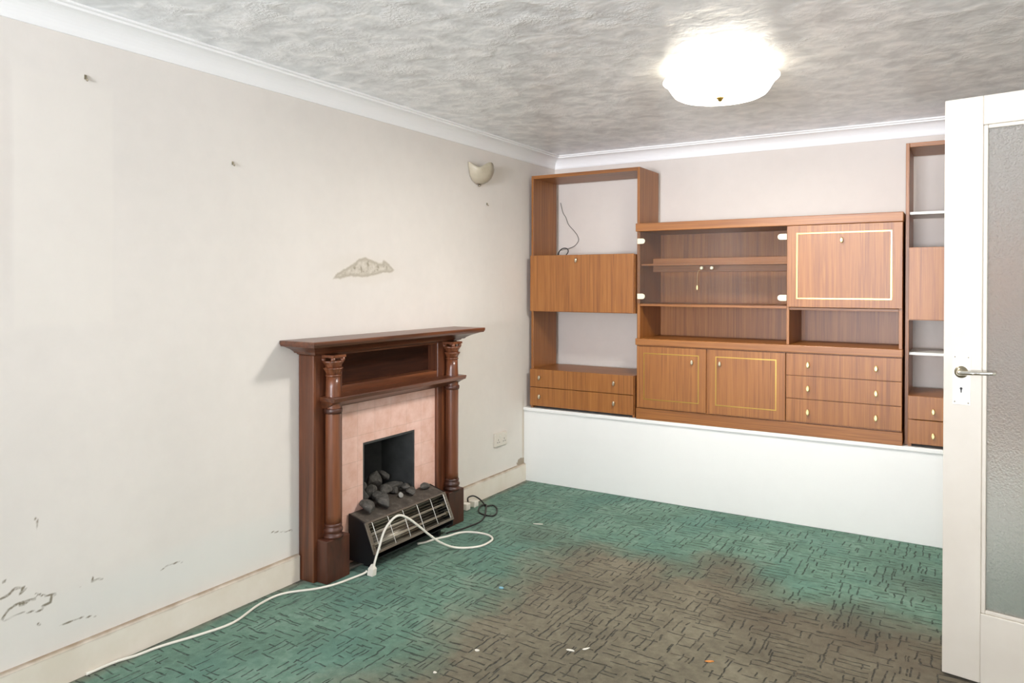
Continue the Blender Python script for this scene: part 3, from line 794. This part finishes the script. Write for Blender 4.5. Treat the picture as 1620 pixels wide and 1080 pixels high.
def side_unit(x0, x1, label, mirror_side):
    u = thing('shelf_unit', label, 'wall unit', ((x0 + x1) / 2, .2, Z0))
    for a in (x0, x1 - .018):
        MB().box(a, a + .018, .05, UB, Z0, 2.143).build('side_panel', V, u, bevel=.0015)
    a, b_ = x0 + .0185, x1 - .0185
    MB().box(a, b_, .05, UB, 2.120, 2.143).build('top_panel', A_, u, bevel=.0015)
    # hanging cupboard with a drop flap
    cb = MB().box(a, b_, .018, UB, 1.560, 1.576).box(a, b_, .018, UB, 1.190, 1.206).box(a, a + .016, .018, UB, 1.206, 1.560).box(b_ - .016, b_, .018, UB, 1.206, 1.560).box(a + .016, b_ - .016, UB - .008, UB, 1.206, 1.560)
    cb.build('cupboard', M['teak_along'], u)
    fl = MB().box(a + .001, b_ - .003, 0, .017, 1.194, 1.579).build('flap_door', V, u, bevel=.0015)
    # drawer pair
    MB().box(a, b_, .018, UB, .772, .788).box(a, a + .016, .018, UB, Z0, .772).box(b_ - .016, b_, .018, UB, Z0, .772).box(a + .016, b_ - .016, UB - .008, UB, Z0, .772).build('drawer_case', A_, u)
    dl = []
    for z0, z1 in ((.6645, .788), (.533, .6605)):
        d = MB().box(a + .001, b_ - .003, 0, .017, z0, z1).build('drawer', V, u, bevel=.0015)
        dl.append(d)
    return u, fl, dl

lu, fl, dl = side_unit(.030, .843, 'tall open teak shelf unit in the left corner, with flap cupboard and two drawers', False)
pull((.412, 0, 1.541), fl)
for d, z in zip(dl, (.731, .600)):
    for x in (.130, .689): pull((x, 0, z), d)
ru, fl2, dl2 = side_unit(2.369, 3.18, 'tall teak shelf unit half hidden behind the open door', True)
pull((2.775, 0, 1.541), fl2)
for d, z in zip(dl2, (.711, .584)):
    for x in (2.506, 3.05): pull((x, 0, z), d, 'pale_gold')
for z in (1.766, 1.008):
    MB().box(2.388, 3.161, .07, UB - .01, z - .007, z + .007).build('shelf', M['white_shelf'], ru)

# centre sideboard
sb = thing('sideboard', 'wide teak sideboard with glass doors, gold lined flap, cupboards and drawers', 'wall unit', (1.605, .2, Z0))
X0, X1, XD = .846, 2.363, 1.766
MB().box(X0 - .003, X1, -.022, UB, 1.718, 1.770).build('top_board', A_, sb, bevel=.003)
for a in (X0 + .004, X1 - .020):
    MB().box(a, a + .016, .001, UB, Z0 + .07, 1.7175).build('side_panel', V, sb, bevel=.001)
MB().box(XD, XD + .014, .001, UB - .02, 1.034, 1.7175).build('divider', V, sb, bevel=.001)
MB().box(X0 + .021, X1 - .021, UB - .014, UB, Z0 + .07, 1.717).build('back_panel', V, sb)
MB().box(X0 - .002, X1 - .001, -.024, UB - .015, .992, 1.0335).build('counter_board', A_, sb, bevel=.003)
MB().box(X0 - .002, X1, -.008, UB, Z0, Z0 + .069).build('base_plinth', A_, sb, bevel=.002)
MB().box(X0 + .021, XD - .001, .004, UB - .015, 1.241, 1.257).build('shelf', A_, sb, bevel=.001)
MB().box(XD + .015, X1 - .021, .004, UB - .015, 1.234, 1.248).build('shelf', A_, sb, bevel=.001)
us = MB().box(X0 + .021, XD - .001, .020, .12, 1.499, 1.511).build('shelf', A_, sb, bevel=.001)
MB().box(.906, XD - .002, .125, .140, 1.459, 1.548).build('board_strip', A_, us, bevel=.002)  # board strip set behind the upper shelf
# drop flap
f2 = MB().box(XD + .005, X1 - .003, -.016, .001, 1.251, 1.7165).build('flap_door', V, sb, bevel=.0015)
inlay(1.822, 2.310, 1.298, 1.674, -.016, f2, .0065)
pull((2.061, -.016, 1.627), f2, 'pale_gold')
# glass doors
GY0, GY1 = -.006, -.002
for (a, b_, hx, kx) in ((X0 + .006, 1.3035, X0 + .004, 1.273), (1.3055, XD + .002, XD - .046, 1.336)):
    gd = MB().box(a, b_, GY0, GY1, 1.259, 1.716).build('glass_door', M['cabinet_glass'], sb)
    for z in (1.303, 1.656):
        h = MB()
        s = 1 if hx < 1 else -1
        e0 = a if s > 0 else b_
        pts = [(e0, z - .017)] + [(e0 + s * (.034 + .017 * math.sin(t * PI / 8)), z - .017 * math.cos(t * PI / 8)) for t in range(9)] + [(e0, z + .017)]
        h.prism(pts, GY0 - .006, GY0 - .0002, 'y')
        h.build('hinge', M['cream_plastic'], gd, bevel=.001)
    k = MB(); k.knob((kx, GY0, 1.480), (0, -1, 0), [(.005, 0), (.006, .006), (.011, .010), (.012, .016), (.008, .020)], 18)
    k.build('knob', M['knob_metal'], gd)
kt = thing('key_tag', 'small gold tag hanging on a thread from the left glass door knob', 'tag', (1.246, -.02, 1.34))
MB().tube([(1.268, -.020, 1.470), (1.255, -.020, 1.462), (1.247, -.020, 1.44), (1.2455, -.020, 1.375)], .0011, 6).build('thread', M['thread'], kt)
MB().rings([[(1.2455 + .005 * k * math.cos(2 * PI * i / 14), -.020 + d, 1.360 + .015 * k * math.sin(2 * PI * i / 14)) for i in range(14)] for k, d in ((.8, -.0015), (1, -.0005), (1, .0005), (.8, .0015))]).build('tag_plate', M['pale_gold'], kt)
# lower doors
MB().box(X0 + .002, XD - .002, .003, UB - .016, Z0 + .070, .9915).build('cupboard_box', V, sb)
MB().box(XD, X1 - .021, .003, UB - .016, Z0 + .070, .9915).build('drawer_box', V, sb)
for (a, b_, i0, i1, kx) in ((X0 + .006, 1.300, .897, 1.256, 1.216), (1.316, XD - .003, 1.358, 1.714, 1.388)):
    d = MB().box(a, b_, -.014, .002, .594, .985).build('cupboard_door', V, sb, bevel=.0015)
    inlay(i0, i1, .646, .944, -.014, d, .006)
    pull((kx, -.014, .900), d)
for (z0, z1, kz) in ((.861, .986, .924), (.729, .8575, .789), (.596, .7255, .655)):
    d = MB().box(XD + .002, X1 - .003, -.014, .002, z0, z1).build('drawer', V, sb, bevel=.0015)
    for x in (1.888, 2.236): pull((x, -.014, kz), d, 'pale_gold', 1.1)

# thin wire hanging on the wall inside the left unit
wi = MB().tube([(.055, .440, 1.99), (.075, .442, 1.915), (.099, .442, 1.878), (.121, .442, 1.825), (.163, .442, 1.781), (.194, .442, 1.743), (.205, .442, 1.705), (.179, .440, 1.668), (.140, .42, 1.646), (.13, .36, 1.635), (.12, .30, 1.62), (.10, .30, 1.582)], .0025, 8)
tag(wi.build('aerial_wire', M['grey_flex'], org=(.12, .44, 1.58)), 'thin grey wire trailing down the wall inside the open left shelf unit', 'wire')
wi = MB().tube([(.164, .2, 1.581), (.172, .2, 1.610), (.192, .2, 1.630), (.219, .2, 1.636), (.240, .2, 1.628), (.244, .2, 1.610), (.231, .2, 1.590), (.222, .2, 1.581)], .0038, 8)
tag(wi.build('cable_loop', M['black_rubber'], org=(.2, .2, 1.577)), 'dark loop of cable standing on top of the left flap cupboard', 'cable')

# scraps on the carpet
def scrap(x, y, sx_, sy_, mat, label, name='paper_scrap', rot=0, group=None):
    pts = []
    rnd = random.Random(int(x * 1000))
    for i in range(9):
        a = 2 * PI * i / 9; k = rnd.uniform(.7, 1.1)
        u, w_ = sx_ * k * math.cos(a), sy_ * k * math.sin(a)
        pts.append((x + u * math.cos(rot) - w_ * math.sin(rot), y + u * math.sin(rot) + w_ * math.cos(rot)))
    tag(MB().prism(pts, .0005, .003, 'z').build(name, mat, org=(x, y, 0)), label, 'scrap', group)
scrap(.861, -1.646, .013, .010, M['blue_scrap'], 'small pale blue scrap on the carpet at the edge of the brown stain')
scrap(1.859, -1.796, .018, .006, M['orange_scrap'], 'tiny orange sliver on the brown part of the carpet', 'orange_sliver', .5)
fl_ = [(1.39, -1.99, .02, .006, .2, 'white plaster crumb on the brown stain, left of the orange sliver'), (1.435, -1.95, .016, .006, 1.0, 'thin white plaster flake beside the crumb left of the orange sliver'),
       (1.092, -2.176, .010, .008, 0, 'white crumb near the front of the carpet below the blue scrap'), (1.054, -2.386, .008, .006, 0, 'tiny white crumb nearest the bottom edge of the carpet'), (.563, -.78, .030, .006, .4, 'pale fleck on the green carpet right of the black coil')]
for x, y, a, b_, r, lb in fl_:
    scrap(x, y, a, b_, M['white_fleck'], lb, 'plaster_crumb', r, 'crumbs on the carpet')

# ------------------------------------------------------------------ light
sc_ = bpy.context.scene
wd = bpy.data.worlds.new('World'); sc_.world = wd; wd.use_nodes = True
bg = wd.node_tree.nodes['Background']; bg.inputs[0].default_value = (.86, .93, 1.0, 1); bg.inputs[1].default_value = 1.6
def area(name, loc, rot, sx_, sy_, power, col, spread=PI):
    L = bpy.data.lights.new(name, 'AREA'); L.shape = 'RECTANGLE'; L.size = sx_; L.size_y = sy_; L.energy = power; L.color = col; L.spread = spread
    o = bpy.data.objects.new(name, L); C.objects.link(o); o.location = loc; o.rotation_euler = rot
    return o
WXM = (WX0 + WX1) / 2
area('window_daylight', (WXM, YF - .14, (WZ0 + WZ1) / 2), (PI / 2, 0, 0), WX1 - WX0 - .1, WZ1 - WZ0 - .1, 140, (.95, .965, 1.05))
area('ceiling_fill', (WXM, YF - 5.5, -.35), (math.radians(114), 0, 0), 5.0, 4.0, 3000, (.95, .965, 1.05))  # added fill aimed up through the window to brighten the ceiling
area('lamp_glow', (LX, LY, 2.180), (0, 0, 0), .34, .34, 32, (1.0, .97, .93))
area('hall_fill', (XH - .02, -2.0, 1.5), (0, PI / 2, 0), 1.4, 1.4, 9, (1.0, .98, .95))  # added fill in the unseen hall, evens out the left wall

# ------------------------------------------------------------------ camera
cam = bpy.data.cameras.new('camera'); co = bpy.data.objects.new('camera', cam); C.objects.link(co)
f, py, pit, rol, yaw = 1167.84, 458.56, -.0079, .0014, .5530
F = Vector((-math.sin(yaw), math.cos(yaw), 0)); R = Vector((math.cos(yaw), math.sin(yaw), 0)); U = Vector((0, 0, 1))
F2 = F * math.cos(pit) + U * math.sin(pit); U2 = U * math.cos(pit) - F * math.sin(pit)
R3 = R * math.cos(rol) + U2 * math.sin(rol); U3 = U2 * math.cos(rol) - R * math.sin(rol)
mt = Matrix((R3, U3, -F2)).transposed().to_4x4(); mt.translation = (2.6563, -4.4649, 1.38)
co.matrix_world = mt
cam.sensor_width = 36; cam.lens = f * 36 / 1620; cam.shift_y = -(540 - py) / 1620; cam.clip_start = .02
sc_.camera = co
for o in bpy.data.objects:
    if '_o' in o: del o['_o']
vs_ = sc_.view_settings
vs_.view_transform = 'Standard'; vs_.look = 'None'; vs_.gamma = 1; vs_.use_curve_mapping = False; vs_.exposure = 0.27
sc_.cycles.use_denoising = True
sc_.cycles.use_adaptive_sampling = True; sc_.cycles.adaptive_threshold = .02
sc_.cycles.max_bounces = 10; sc_.cycles.diffuse_bounces = 6
